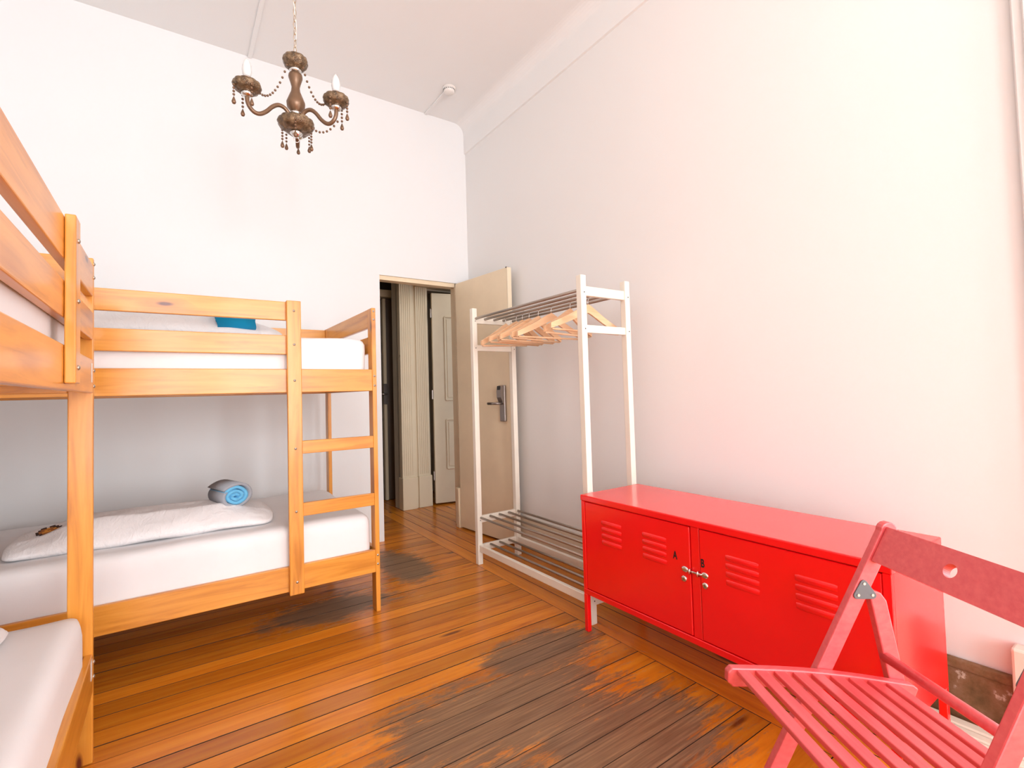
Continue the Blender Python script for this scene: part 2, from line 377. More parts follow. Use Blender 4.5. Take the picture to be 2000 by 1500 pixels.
structure(box('trim_3', (1.775, 3.29, HC-.012), (1.797, YB, HC), CEIL, None, .003), 'short cable trunking from smoke detector to back wall')
# door frame head inside the doorway
structure(multi('trim_4', [((DX0, YB+.012, DH-.035), (DX1, YB+.09, DH)), ((DX1-.03, YB+.012, 0), (DX1, YB+.09, DH))], CREAM, .002), 'thin cream door frame in the doorway')
structure(box('trim_5', (DX1-.075, YB-.05, 0.0), (DX1-.005, YB+.0, .33), CREAM, None, .003), 'cream plinth block at the foot of the doorway')
# floor
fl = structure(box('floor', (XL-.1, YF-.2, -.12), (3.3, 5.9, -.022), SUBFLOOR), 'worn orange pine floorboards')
PW = 0.0925
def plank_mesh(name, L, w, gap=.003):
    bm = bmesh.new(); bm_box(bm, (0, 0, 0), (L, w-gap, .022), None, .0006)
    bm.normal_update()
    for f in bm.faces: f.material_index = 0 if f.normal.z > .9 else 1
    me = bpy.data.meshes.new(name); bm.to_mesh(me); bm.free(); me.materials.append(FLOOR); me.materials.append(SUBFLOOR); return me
BX = 1.65
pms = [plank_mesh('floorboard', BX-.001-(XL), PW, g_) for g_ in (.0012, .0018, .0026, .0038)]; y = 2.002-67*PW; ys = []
while y < 5.7:
    if y+PW > YF:
        link_me('floorboard', random.choice(pms), FLOOR, fl, ((XL+BX)/2-.0005, y+PW/2, -.011+random.uniform(-.0006, .0006)))
    y += PW
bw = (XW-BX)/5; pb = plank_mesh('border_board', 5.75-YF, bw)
for k in range(16):
    x = BX+bw*(k+.5)
    if x > 3.2: break
    link_me('border_board', pb, FLOOR, fl, (x, (YF+5.75)/2, -.011+random.uniform(-.0005, .0005)), (0, 0, math.pi/2))
# skirting on the right wall
structure(box('baseboard_right', (XW-.022, .80, 0), (XW, 2.98, .20), SKIRT, None, .006, 2), 'cream painted skirting board')
bm = bmesh.new(); bm_box(bm, (XW-.008, .545, .085), (.016, .51, .17)); bm_box(bm, (XW-.012, .545, .187), (.024, .51, .034), None, .010, 3)
structure(link('trim_6', bm, PEEL), 'rotten brown skirting with flaking paint beside the red cabinet')
bm = bmesh.new()
for x0, x1, z in ((2.012, 2.05, .012), (2.052, 2.085, .017), (2.087, 2.125, .022)): bm_box(bm, ((x0+x1)/2, .85, z/2+.0005), (x1-x0, 1.3, z), None, .004, 2)
structure(link('trim_7', bm, chipped('chipped_white_moulding', (0.80, 0.72, 0.60), (0.22, 0.15, 0.10), .74, 12)), 'white moulded strip on the floor along the right wall')
CASE = chipped('old_cream_casing_paint', (0.80, 0.70, 0.60), (0.30, 0.18, 0.11), .68, 8)
structure(multi('trim_8', [((XW-.022, .17, 0), (XW, .325, 3.15)), ((XW-.034, .185, .3), (XW, .30, 3.15))], WALLR, .004), 'wide painted casing at the end of the right wall')
structure(box('trim_9', (XW-.055, .16, 0), (XW, .405, .305), CASE, None, .008, 2), 'chipped cream plinth block of the wall casing')

# open room door, hinged at the right of the doorway
hx, hy, ex, ey, dh = 2.000, 3.60, 2.072, 2.93, 2.052
dv = Vector((ex-hx, ey-hy, 0)); DL = dv.length; dv.normalize(); dn = Vector((dv.y, -dv.x, 0))     # dn points to -X
if dn.x > 0: dn = -dn
d1 = thing('door_1', 'open cream room door swung back towards the right wall', 'door', (hx, hy, 0)); d1['kind'] = 'structure'; del d1['category']
def dpt(s, n, z): return Vector((hx, hy, 0))+dv*s+dn*n+Vector((0, 0, z))
o = board('door_leaf', dpt(0, -.02, (dh+.012)/2), dpt(DL-.012, -.02, (dh+.012)/2), (0, 0, 1), dh-.012, .038, CREAM, d1, .002)
o = board('door_edge', dpt(DL-.012, -.02, (dh+.012)/2), dpt(DL, -.02, (dh+.012)/2), (0, 0, 1), dh-.012, .040, chipped('chipped_door_edge', (0.80, 0.68, 0.50), (0.22, 0.10, 0.06), .67, 22), d1, .002)
lkb = board('lock', dpt(DL-.075, .012, .905), dpt(DL-.075, .012, 1.175), dv, .058, .024, LOCKM, d1, .006, 2)
lkb['label'] = 'grey electronic door lock'
bm = bmesh.new()
prf = [(-.0, 1.03), (.014, 1.05), (.030, 1.085), (.032, 1.13), (.026, 1.165), (.004, 1.175)]
a_ = [bm.verts.new(dv*-.024+dn*n_+Vector((0, 0, z_-1.05))) for n_, z_ in prf]; b_ = [bm.verts.new(dv*.024+dn*n_+Vector((0, 0, z_-1.05))) for n_, z_ in prf]
for k in range(len(prf)): bm.faces.new((a_[k], a_[(k+1) % 6], b_[(k+1) % 6], b_[k]))
bm.faces.new(a_); bm.faces.new(list(reversed(b_))); bmesh.ops.recalc_face_normals(bm, faces=bm.faces)
link('lock_cover', bm, LOCKM, d1, dpt(DL-.075, .022, 1.05))
box_c = dpt(DL-.075, .050, 1.155); bm = bmesh.new(); bm_box(bm, (0, 0, 0), (.008, .034, .03), None, .002); link('reader_window', bm, BLACKP, d1, box_c, (0, 0, math.atan2(dn.y, dn.x)))
tube('handle', [dpt(DL-.072, .02, 1.04), dpt(DL-.072, .065, 1.04), dpt(DL-.085, .078, 1.04), dpt(DL-.17, .080, 1.04)], .0105, LOCKM, d1, 10)
bm = bmesh.new(); bm_tube(bm, [(0, 0, 0), tuple(dn*.03)], .006, 8); link('closer_pin', bm, DARKHOLE, d1, dpt(DL-.015, -.03, dh))

# ------------------------------------------------------------ hallway beyond the doorway
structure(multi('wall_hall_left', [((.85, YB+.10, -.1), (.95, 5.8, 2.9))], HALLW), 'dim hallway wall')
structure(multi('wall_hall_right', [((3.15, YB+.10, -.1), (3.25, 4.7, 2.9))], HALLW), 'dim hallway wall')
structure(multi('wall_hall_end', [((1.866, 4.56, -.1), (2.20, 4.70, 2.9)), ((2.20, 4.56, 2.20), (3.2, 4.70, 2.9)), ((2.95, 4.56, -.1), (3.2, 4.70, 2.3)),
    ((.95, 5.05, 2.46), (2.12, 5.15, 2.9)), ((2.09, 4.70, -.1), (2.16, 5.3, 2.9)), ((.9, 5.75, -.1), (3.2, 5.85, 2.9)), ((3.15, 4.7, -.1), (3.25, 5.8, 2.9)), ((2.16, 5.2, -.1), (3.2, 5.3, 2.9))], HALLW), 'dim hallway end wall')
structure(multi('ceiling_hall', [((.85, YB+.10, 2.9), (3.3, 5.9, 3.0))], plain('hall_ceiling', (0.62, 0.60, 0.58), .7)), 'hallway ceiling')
bm = bmesh.new()
for x0, x1, y0 in ((1.866, 2.002, 4.50), (2.042, 2.174, 4.515)):
    bm_box(bm, ((x0+x1)/2, y0+.05, 1.45), (x1-x0, .10, 2.9))
    nfl = 5
    for k in range(nfl):
        xx = x0+.014+(x1-x0-.028)*(k+.5)/nfl
        bm_tube(bm, [(xx, y0+.003, .33), (xx, y0+.003, 2.88)], .008, 8)
bm_box(bm, (2.022, 4.56, 1.45), (.05, .06, 2.9))
structure(link('trim_10', bm, HALLP), 'fluted cream pilaster beside the hallway doors')
structure(multi('trim_11', [((1.858, 4.478, 0), (2.008, 4.58, .31)), ((2.008, 4.505, 0), (2.036, 4.58, .305)), ((2.036, 4.492, 0), (2.182, 4.58, .31))], HALLP, .004), 'chipped plinth of the hallway pilaster')
structure(multi('trim_12', [((2.04, 4.40, 2.215), (3.15, 4.57, 2.30)), ((2.04, 4.36, 2.30), (3.15, 4.57, 2.36))], plain('hall_cornice', (0.50, 0.38, 0.24), .5), .006), 'brown cornice above the white hallway door')
structure(multi('trim_13', [((2.035, 4.98, 0), (2.09, 5.10, 2.46)), ((.95, 4.98, 2.185), (2.09, 5.10, 2.262))], HALLP, .004), 'cream frame of the dark hallway door')
d2 = thing('door_2', 'white panelled hallway door standing ajar', 'door', (2.215, 4.50, 0)); d2['kind'] = 'structure'; del d2['category']
q0, q1 = Vector((2.212, 4.487, 0)), Vector((2.90, 4.36, 0)); qd = (q1-q0).normalized(); qn = Vector((qd.y, -qd.x, 0))
def qpt(s, n, z): return q0+qd*s+qn*n+Vector((0, 0, z))
board('door_leaf', qpt(0, -.02, 1.09), qpt(.69, -.02, 1.09), (0, 0, 1), 2.145, .036, HALLD, d2, .003)
for z0, z1 in ((.36, .86), (1.06, 1.92)):
    for s0 in (.13, .40):
        bm = bmesh.new()
        for a, b in (((0, 0, (z1-z0)/2), (.19, .014, .014)), ((0, 0, -(z1-z0)/2), (.19, .014, .014)), ((-.095, 0, 0), (.014, .014, z1-z0)), ((.095, 0, 0), (.014, .014, z1-z0))): bm_box(bm, a, b, None, .004)
        bm_box(bm, (0, .004, 0), (.15, .012, z1-z0-.05), None, .004)
        link('door_panel', bm, HALLD, d2, qpt(s0+.095, .002, (z0+z1)/2), (0, 0, math.atan2(qd.y, qd.x)))
for z in (.30, 1.12, 1.95):
    bm = bmesh.new(); bm_tube(bm, [(0, 0, -.045), (0, 0, .045)], .009, 8); link('hinge', bm, LOCKM, d2, qpt(-.012, .004, z))
d3 = thing('door_3', 'dark brown hallway door left ajar', 'door', (1.98, 5.06, 0)); d3['kind'] = 'structure'; del d3['category']
board('door_leaf', (1.925, 5.075, 1.09), (2.035, 5.055, 1.09), (0, 0, 1), 2.17, .04, DARKWOOD, d3, .003)
board('door_stile', (1.893, 5.05, 1.09), (1.925, 5.05, 1.09), (0, 0, 1), 2.17, .05, HALLP, d3, .003)
board('side_leaf', (1.30, 5.09, 1.09), (1.893, 5.09, 1.09), (0, 0, 1), 2.17, .03, plain('very_dark_door', (.045, .028, .018), .5), d3, .003)
board('lock_plate', (1.905, 5.018, 1.03), (1.905, 5.018, 1.25), (1, 0, 0), .045, .02, LOCKM, d3, .003)
tube('handle', [(1.905, 5.01, 1.14), (1.905, 4.965, 1.14), (1.84, 4.955, 1.14)], .009, LOCKM, d3, 8)
for z_ in (.55, 1.15, 1.75): box('hinge', (2.022, 5.02, z_-.05), (2.036, 5.036, z_+.05), SKIRT, d3)
structure(box('window_2', (.95, 5.085, 2.262), (2.035, 5.095, 2.46), plain('dark_transom_glass', (.06, .055, .05), .08)), 'dark transom pane above the dark hallway door')
ld = bpy.data.lights.new('hall_fill_light', 'POINT'); ld.energy = 8.0; ld.color = (1.0, .86, .68); ld.shadow_soft_size = .12  # added fill light to brighten the hallway, stands for no visible lamp
lo = bpy.data.objects.new('hall_fill_light', ld); COL.objects.link(lo); lo.location = (2.65, 4.0, 2.6)

# ------------------------------------------------------------ bunk beds
def bunk(name, label, M, zs, short_plank, base, labels=None):
    # local frame: x from the ladder end (0) to the far end (2.06), y from the open side (0) inwards, mapped by M(x, y)
    T, PWD, L, Wd = .0232, .0625, 2.06, .96
    g1t, g1b, g2t, g2b, ut, ub, lt, lb, H = zs
    R = thing(name, label, 'bunk bed', base, 'pine bunk beds')
    def P(x, y, z): v = M(x, y); return Vector((v[0], v[1], z))
    def brd(n, a, b, s0, s1, w, t): return board(n, P(*a), P(*b), P(*s1)-P(*s0), w, t, PINE, R, .003, 2)
    def bolt(par, x, y, z, ax):
        o0, o1 = P(x, y, z), P(x+ax[0], y+ax[1], z); d = (o1-o0).normalized()
        o_ = lathe('bolt', [(0.0, .0035), (.0028, .0035), (.003, .0015), (.0052, .0022), (.0062, 0), (.0062, -.001)], o0+d*.0005, SCREW, par, 12, None, d); return o_
    for x in (T/2, L-T/2):
        for y in (PWD/2, Wd-PWD/2):
            po = brd('post', (x, y, 0), (x, y, H), (0, 0, 0), (0, 1, 0), PWD, T)
            sy = -1 if y < Wd/2 else 1; yf = 0 if y < Wd/2 else Wd
            if y < Wd/2:
                for z in (H-.018, H-.062, ut-.035, ut-.085, lt-.03, lt-.075): bolt(po, x, yf, z, (0, sy))
                xs_ = 0 if x < 1 else L
                for z in (ut-.05, lt-.05): bolt(po, xs_, PWD*.3, z, (-1 if x < 1 else 1, 0))
        for z0, z1, nm in ((H-.10, H, 'head_rail'), (ub, ut, 'end_rail'), (lb, lt, 'end_rail'), (H-.24, H-.15, 'head_rail')):
            brd(nm, (x, PWD, (z0+z1)/2), (x, Wd-PWD, (z0+z1)/2), (0, 0, 0), (0, 0, 1), z1-z0, T*.9)
    for y in (.0115, Wd-.0115):
        for z0, z1 in ((ub, ut), (lb, lt)): brd('side_rail', (T, y, (z0+z1)/2), (L-T, y, (z0+z1)/2), (0, 0, 0), (0, 0, 1), z1-z0, .022)
    # ladder
    lx = .4135
    ladder = brd('ladder_post', (lx, -.011, lb-.012), (lx, -.011, g1t+.004), (0, 0, 0), (1, 0, 0), .0653, .0215)
    for z in ((g1t+g1b)/2, (g2t+g2b)/2, (ut+ub)/2, .878, .58, (lt+lb)/2-.012): bolt(ladder, lx, -.022, z, (0, -1))
    for z0, z1 in ((.849, .911), (.549, .612)): brd('rung', (T, .0115, (z0+z1)/2), (lx+.02, .0115, (z0+z1)/2), (0, 0, 0), (0, 0, 1), z1-z0, .022)
    # guard rails
    for z0, z1 in ((g1b, g1t), (g2b, g2t)): brd('guard_rail', (lx-.02, .0115, (z0+z1)/2), (L-T, .0115, (z0+z1)/2), (0, 0, 0), (0, 0, 1), z1-z0, .022)
    brd('back_rail', (T, Wd-.0115, H-.05), (L-T, Wd-.0115, H-.05), (0, 0, 0), (0, 0, 1), .09, .022)
    if short_plank:
        sp = brd('guard_post', (L-.495, -.011, ub+.015), (L-.495, -.011, g1t+.004), (0, 0, 0), (1, 0, 0), .066, .0215)
        for z in ((g1t+g1b)/2, (g2t+g2b)/2, (ut+ub)/2): bolt(sp, L-.495, -.022, z, (0, -1))
    # slats
    for zz in (ub+.03, lb+.03):
        for k in range(13):
            x = .12+k*(L-.24)/12
            brd('slat', (x, .024, zz), (x, Wd-.024, zz), (0, 0, 0), (1, 0, 0), .06, .016)
    return R
bunk('bunk_bed', 'pine bunk bed with ladder along the back wall, beside the doorway', lambda x, y: (.9001-x, 2.4967+y),
     (1.5845, 1.4941, 1.4226, 1.3299, 1.26, 1.1467, .3203, .2041, 1.587), False, (-.13, 2.976, 0))
bunk('bunk_bed', 'pine bunk bed at the left edge, cut off by the frame', lambda x, y: (-.2121-y, 2.0293-2.06+x),
     (1.565, 1.462, 1.411, 1.322, 1.259, 1.152, .335, .215, 1.587), True, (-.692, 1.0, 0))
lb = [o_ for o_ in bpy.data.objects if o_.name.startswith('bunk_bed') and 'left edge' in o_['label']][0]
for z_ in (.300, 1.215): box('care_label', (-.2121, 1.962, z_-.03), (-.2113, 1.985, z_+.03), PLASTIC, lb)['label'] = 'small white maker sticker'
# mattresses (fitted sheets)
def matt(name, label, lo, hi, seed):
    o = softbox(name, lo, hi, .045, SHEET, None, (56, 28, 8), .007, 4.0, seed); tag(o, label, 'mattress', 'white sheeted mattresses'); return o
matt('mattress', 'white sheeted mattress on the lower bunk by the back wall', (-1.12, 2.522, .25), (.868, 3.425, .502), 1)
matt('mattress', 'white sheeted mattress on the upper bunk by the back wall', (-1.12, 2.524, 1.192), (.862, 3.425, 1.425), 2)
matt('mattress', 'white sheeted mattress on the lower bunk at bottom left', (-1.135, .0, .265), (-.232, 2.0, .478), 3)
matt('mattress', 'white sheeted mattress on the upper bunk at top left', (-1.135, .0, 1.197), (-.240, 2.0, 1.395), 4)
# folded duvets
def duv(lo, hi, seed, label, name='folded_duvet', cat='duvet', group='folded white duvets'):
    def fn(q, h):
        ex_, ey_ = abs(q.x)/h.x, abs(q.y)/h.y
        t = (1-max(0, ex_-.55)/.45*.55)*(1-max(0, ey_-.45)/.55*.5)
        q.z = -h.z+(q.z+h.z)*max(.25, t)
        q.z += .006*noise.noise(Vector((q.x*9, q.y*16, seed)))*(1 if q.z > -h.z*.5 else 0)
        q.x *= 1-.04*ey_*ey_; q.y *= 1-.06*ex_*ex_
        return q
    o = softbox(name, lo, hi, .05, DUVET, None, (72, 36, 8), .008, 7.0, seed, fn); return tag(o, label, cat, group)
dq = duv((-.575, 2.640, .502), (.43, 3.02, .615), 5, 'folded white duvet with small embroidered patch on the lower back bunk')
duv((-.60, 2.70, 1.428), (.50, 3.30, 1.565), 6, 'folded white duvet on the upper back bunk behind the guard rails')
duv((-.80, 1.42, .482), (-.375, 1.93, .57), 8, 'white pillow on the lower bunk, only its corner showing at the left edge', 'pillow', 'pillow', None)
# embroidered patch on the lower duvet
bm = bmesh.new(); rnd = random.Random(3); cells = []
pat = ["..11.11..", ".1223211.", "122322311", "123332231", ".1222311.", "..11.11.."]
PM = [plain('patch_dark', (.035, .016, .010), .8), plain('patch_brown', (.30, .10, .02), .8), plain('patch_orange', (.62, .26, .03), .8)]
for j, row in enumerate(pat):
    for i, ch in enumerate(row):
        if ch == '.': continue
        vs = bm_box(bm, ((i-4)*.0095, (2.5-j)*.0125, rnd.uniform(0, .0006)), (.0095, .0125, .003))
        for f in {f for v in vs for f in v.link_faces}: f.material_index = int(ch)-1
def surf_z(o, x, y):
    bx = o.location; best = -9
    for v in o.data.vertices:
        if abs(v.co.x+bx.x-x) < .02 and abs(v.co.y+bx.y-y) < .02: best = max(best, v.co.z+bx.z)
    return best
pz = surf_z(dq, -.44, 2.80)
me = bpy.data.meshes.new('embroidered_patch'); bm.to_mesh(me); bm.free()
for m_ in PM: me.materials.append(m_)
po = link_me('embroidered_patch', me, None, dq, (-.44, 2.80, pz+.001), (math.radians(14), math.radians(-10), math.radians(12)))
po['label'] = 'small orange and dark brown embroidered patch'
# rolled towels
def towel(loc, az, R0, Ln, outer, inner, label, flat=.82):
    root = thing('rolled_towel', label, 'towel', loc, 'rolled towels')
    turns, pitch, th = 3.4, R0/3.6, R0/5.0
    def sp(a):
        r = .006+pitch*a/(2*math.pi); wob = 1+.05*math.sin(a*2.3)
        return Vector((0, r*math.cos(a)*wob*1.08, r*math.sin(a)*flat*wob))
    def ribbon(a0, a1, mat, nm, grow=0.0):
        bm = bmesh.new(); n = int((a1-a0)/.22)+2; prev = None; first = None
        for i in range(n):
            a = a0+(a1-a0)*i/(n-1); p = sp(a); d = Vector((0, p.y, p.z)).normalized()*(th/2)
            jx = .004*math.sin(a*3.1)
            q = [bm.verts.new(Vector((sx*Ln/2+jx, 0, 0))+p+d*sg) for sx in (-1, 1) for sg in (-1, 1)]
            if prev:
                for k0, k1 in ((0, 1), (1, 3), (3, 2), (2, 0)): bm.faces.new((prev[k0], prev[k1], q[k1], q[k0]))
            else: first = q
            prev = q
        bm.faces.new((first[0], first[1], first[3], first[2])); bm.faces.new((prev[0], prev[2], prev[3], prev[1]))
        bmesh.ops.recalc_face_normals(bm, faces=bm.faces)
        return link(nm, bm, mat, root, Vector(loc)+Vector((0, 0, R0*flat*.98)), (0, 0, az), True)
    A = turns*2*math.pi
    ribbon(0, A-2*math.pi*.98, inner, 'rolled_layers'); ribbon(A-2*math.pi*1.0, A, outer, 'outer_wrap')
    return root
tz = surf_z(dq, .26, 2.72)
towel((.235, 2.83, tz-.012), math.radians(-72), .072, .17, TOWELG, TOWELB, 'rolled blue towel on the folded duvet of the lower bunk')
towel((.262, 2.735, 1.468), math.radians(2), .058, .17, TOWELT, TOWELT, 'turquoise rolled towel on the upper bunk behind the guard rail')

# ------------------------------------------------------------ clothes rack
rk = thing('clothes_rack', 'white wooden clothes rack with steel rods and shoe shelves', 'clothes rack', (1.83, 2.26, 0))
x0, x1, y0, y1, LG = 1.657, 2.005, 1.726, 2.792, .035
for x in (x0, x1-LG):
    for yy in (y0, y1-LG):
        leg = box('leg', (x, yy, 0), (x+LG, yy+LG, 1.685), WHITEP, rk, .003, 2)
        for z in (1.60, 1.42, .285, .11):
            bm = bmesh.new(); bm_tube(bm, [(0, 0, 0), (0, -.0015, 0)], .0032, 8); link('screw', bm, DARKHOLE, leg, (x+LG*.6, yy, z))
for yy in (y0+.006, y1-LG+.006):
    for z0, z1 in ((1.585, 1.632), (1.402, 1.440), (.268, .312), (.085, .125)): box('end_bar', (x0+LG, yy, z0), (x1-LG, yy+.023, z1), WHITEP, rk, .002)
box('long_bar', (x0+.008, y0+LG, .085), (x0+.030, y1-LG, .128), WHITEP, rk, .003)
box('long_bar', (x1-.030, y0+LG, .085), (x1-.008, y1-LG, .128), WHITEP, rk, .003)
def rod(x, z, r=.0075): tube('rod', [(x, y0+.012, z), (x, y1-.012, z)], r, STEEL, rk, 10)
for k in range(5): rod(1.683+.0752*k, 1.617, .0085); rod(1.683+.0752*k, .302)
for k in range(3): rod(1.757+.0745*k, .117)
# hangers
def make_hanger():
    h = thing('coat_hanger', '', 'hanger', (0, 0, 0), 'wooden hangers on the rack')
    bm = bmesh.new(); n = 14
    for sgn in (-1, 1):
        rings = []
        for i in range(n+1):
            t = i/n; x = sgn*t*.222; z = -.075-.105*(t**1.25)-.012*math.sin(t*math.pi); y_ = .012*math.sin(t*math.pi*.5)
            w = .019*(1-.45*t)+.004; th_ = .0065
            rings.append([bm.verts.new((x, y_+sy*th_, z+sz*w)) for sy, sz in ((-1, -1), (1, -1), (1, 1), (-1, 1))])
        for a, b in zip(rings, rings[1:]):
            for k in range(4): bm.faces.new((a[k], a[(k+1) % 4], b[(k+1) % 4], b[k]))
        bm.faces.new(rings[0]); bm.faces.new(rings[-1])
    bmesh.ops.recalc_face_normals(bm, faces=bm.faces)
    link('shoulder', bm, HANG, h)
    bm = bmesh.new(); bm_tube(bm, [(-.212, .012, -.196), (.212, .012, -.196)], .0055, 8); link('trouser_bar', bm, HANG, h, None, None, True)
    pts = [(0, 0, -.06), (0, 0, -.035), (.004, 0, -.028)]
    for k in range(9):
        a = -math.pi/2+k/8*math.pi*1.25; pts.append((.0155*math.cos(a)+.002, 0, -.007+.0155*math.sin(a)+.006))
    bm = bmesh.new(); bm_tube(bm, pts, .0017, 6); link('hook', bm, CHROME, h, None, None, True)
    return h
h0 = make_hanger()
HY = [2.63, 2.508, 2.443, 2.373, 2.282, 2.163, 2.001, 1.86]
HR = [12, 8, 14, 4, 10, -6, 13, -8]
HLAB = ['farthest from the cabinet', 'second from the door end', 'third from the door end', 'fourth from the door end', 'fifth from the door end', 'third from the cabinet end', 'second from the cabinet end', 'nearest the red cabinet']
for i, (yy, rz) in enumerate(zip(HY, HR)):
    if i == 0: r_ = h0
    else:
        r_ = h0.copy(); COL.objects.link(r_)
        for ch in h0.children:
            c_ = ch.copy(); COL.objects.link(c_); c_.parent = r_
    r_.location = (1.8334, yy, 1.617+.0082); r_.rotation_euler = (0, math.radians(random.uniform(-3, 3)), math.radians(rz))
    r_['label'] = 'wooden coat hanger with wire hook on the rack, '+HLAB[i]

# ------------------------------------------------------------ red metal cabinet
cb = thing('metal_cabinet', 'red metal two-door locker cabinet with louvres against the right wall', 'cabinet', (1.80, 1.118, 0))
cx, cy0, cy1, CD = 1.5985, .523, 1.713, .40
box('body', (cx+.014, cy0, .1722), (cx+CD, cy1, .604), RED, cb, .002)
bm = bmesh.new()      # front frame: rails, stiles and centre post around the doors
for a, b in (((cx, cy0, .1725), (cx+.0135, cy1, .197)), ((cx, cy0, .1975), (cx+.0135, cy0+.022, .6025)), ((cx, cy1-.022, .1975), (cx+.0135, cy1, .6025)), ((cx+.004, 1.101, .1975), (cx+.0135, 1.136, .6025))):
    bm_box(bm, [(p+q)/2 for p, q in zip(a, b)], [q-p for p, q in zip(a, b)], None, .002)
link('front_frame', bm, RED, cb, (0, 0, 0))
box('top_panel', (cx-.003, cy0-.002, .603), (cx+CD+.002, cy1+.002, .63), RED, cb, .004, 2)
for x in (cx, cx+CD-.022):
    for yy in (cy0, cy1-.022): box('leg', (x, yy, 0), (x+.022, yy+.022, .1718), RED, cb, .002)
def louvre_mesh():
    bm = bmesh.new(); rows = []
    for i in range(7):
        a = i/6*math.pi; ends = []
        for yy, s in ((-.058, .15), (-.048, 1), (.048, 1), (.058, .15)):
            ends.append(bm.verts.new((-.0048*math.sin(a)*s, yy, .0105*math.cos(a)*-1*(.75+.25*s))))
        rows.append(ends)
    for a, b in zip(rows, rows[1:]):
        for k in range(3): bm.faces.new((a[k], a[k+1], b[k+1], b[k]))
    bmesh.ops.recalc_face_normals(bm, faces=bm.faces)
    me = bpy.data.meshes.new('louvre'); bm.to_mesh(me); bm.free(); me.materials.append(RED); return me
LV = louvre_mesh()
def letter(ch, loc, par):
    cu = bpy.data.curves.new('tmp', 'FONT'); cu.body = ch; cu.size = .042; cu.extrude = .0004; cu.offset = .0008; cu.align_x = 'CENTER'; cu.align_y = 'CENTER'
    t_ = bpy.data.objects.new('tmp', cu); COL.objects.link(t_); bpy.context.view_layer.update()
    me = bpy.data.meshes.new_from_object(t_.evaluated_get(bpy.context.evaluated_depsgraph_get())); bpy.data.objects.remove(t_)
    for v in me.vertices: v.co.x *= .62
    me.materials.clear(); me.materials.append(LETTER)
    R = Matrix(((0, 0, -1), (-1, 0, 0), (0, 1, 0)))
    o_ = link_me('letter_mark', me, LETTER, par, loc, R); o_['label'] = 'black letter '+ch
DOORS = (('A', 1.139, 1.689, (1.528, 1.300), 1.203, 1.166, 1.156), ('B', .546, 1.098, (.940, .712), 1.087, 1.079, 1.086))
for ch, a, b, lvs, ly_, ky, hy_ in DOORS:
    d = box('door', (cx+.0015, a, .200), (cx+.016, b, .599), RED, cb, .0025)
    d['label'] = 'red cabinet door marked '+ch
    for yc in lvs:
        for k in range(4): link_me('louvre', LV, RED, d, (cx+.0015, yc, .524-.0285*k), None, True)
    letter(ch, (cx+.0008, ly_, .478), d)
    lathe('key_lock', [(0, .006), (.004, .006), (.010, .005), (.0115, .002), (.0115, -.002)], (cx+.001, ky, .402), CHROME, d, 20, None, (-1, 0, 0))
    bm = bmesh.new(); bm_box(bm, (0, 0, 0), (.002, .0018, .008)); link('key_slot', bm, DARKHOLE, d, (cx-.0055, ky, .402))
    hp = lathe('hasp_plate', [(0, .005), (.007, .0045), (.0105, .002), (.011, -.001)], (cx+.001, hy_+(.006 if ch == 'A' else -.006), .438), CHROME, d, 20, None, (-1, 0, 0))
    for v in hp.data.vertices: v.co.y *= 1.35
bm = bmesh.new()
bm_box(bm, (cx-.004, 1.118, .438), (.005, .055, .007), None, .001)
for yy in (1.135, 1.102): bm_tube(bm, [(cx, yy, .430), (cx-.010, yy, .430), (cx-.013, yy, .438), (cx-.010, yy, .446), (cx, yy, .446)], .0025, 8)
link('hasp', bm, CHROME, cb, (0, 0, 0), None, True)

# ------------------------------------------------------------ folding chair
th = -.572; ca, sa = math.cos(th), math.sin(th); AX = Vector((ca, sa, 0)); BXv = Vector((sa, -ca, 0)); C0 = Vector((1.169, .745, 0))
def F(s, w, z): return C0+AX*s+BXv*w+Vector((0, 0, z))
ch = thing('folding_chair', 'red slatted wooden folding chair in front of the cabinet', 'chair', tuple(F(.25, .21, 0)))
CWD = .426
def sideboard(name, pts_top, pts_bot, w0, w1, mat=None, bev=.003):
    # closed outline in the (s, z) plane extruded across w0..w1
    bm = bmesh.new(); out = pts_top+list(reversed(pts_bot)); c = F(sum(p[0] for p in out)/len(out), (w0+w1)/2, sum(p[1] for p in out)/len(out))
    a = [bm.verts.new(F(s, w0, z)-c) for s, z in out]; b = [bm.verts.new(F(s, w1, z)-c) for s, z in out]; n = len(out)
    bm.faces.new(a); bm.faces.new(list(reversed(b)))
    for k in range(n): bm.faces.new((a[k], b[k], b[(k+1) % n], a[(k+1) % n]))
    bmesh.ops.recalc_face_normals(bm, faces=bm.faces)
    es = [e for e in bm.edges if len(e.link_faces) == 2 and e.calc_face_angle(0) > .5]
    bmesh.ops.bevel(bm, geom=es, offset=bev, segments=2, affect='EDGES', profile=.5)
    return link(name, bm, mat or REDW, ch, c)
SL = .54
def up_s(z): return .007+SL*z
HT = .765
for w0, w1 in ((0, .021), (CWD-.021, CWD)):
    front, back = [], []
    for k in range(0, 9): z = k/8*(HT-.025); front.append((up_s(z), z)); back.append((up_s(z)+.043, z))
    cxs, czs = up_s(HT-.025)+.0215, HT-.025
    tip = [(cxs+.0215*math.cos(math.pi-a), czs+.021*math.sin(a)) for a in [k/8*math.pi for k in range(1, 8)]]
    sideboard('upright', front+tip, back, w0, w1)
for w0, w1 in ((0, .021), (CWD-.021, CWD)):
    sideboard('rear_leg', [(.475-.183*z, z) for z in (0, .3, .578)]+[(.376, .592)], [(.515-.183*z, z) for z in (0, .3, .565)]+[(.398, .585)], w0, w1)
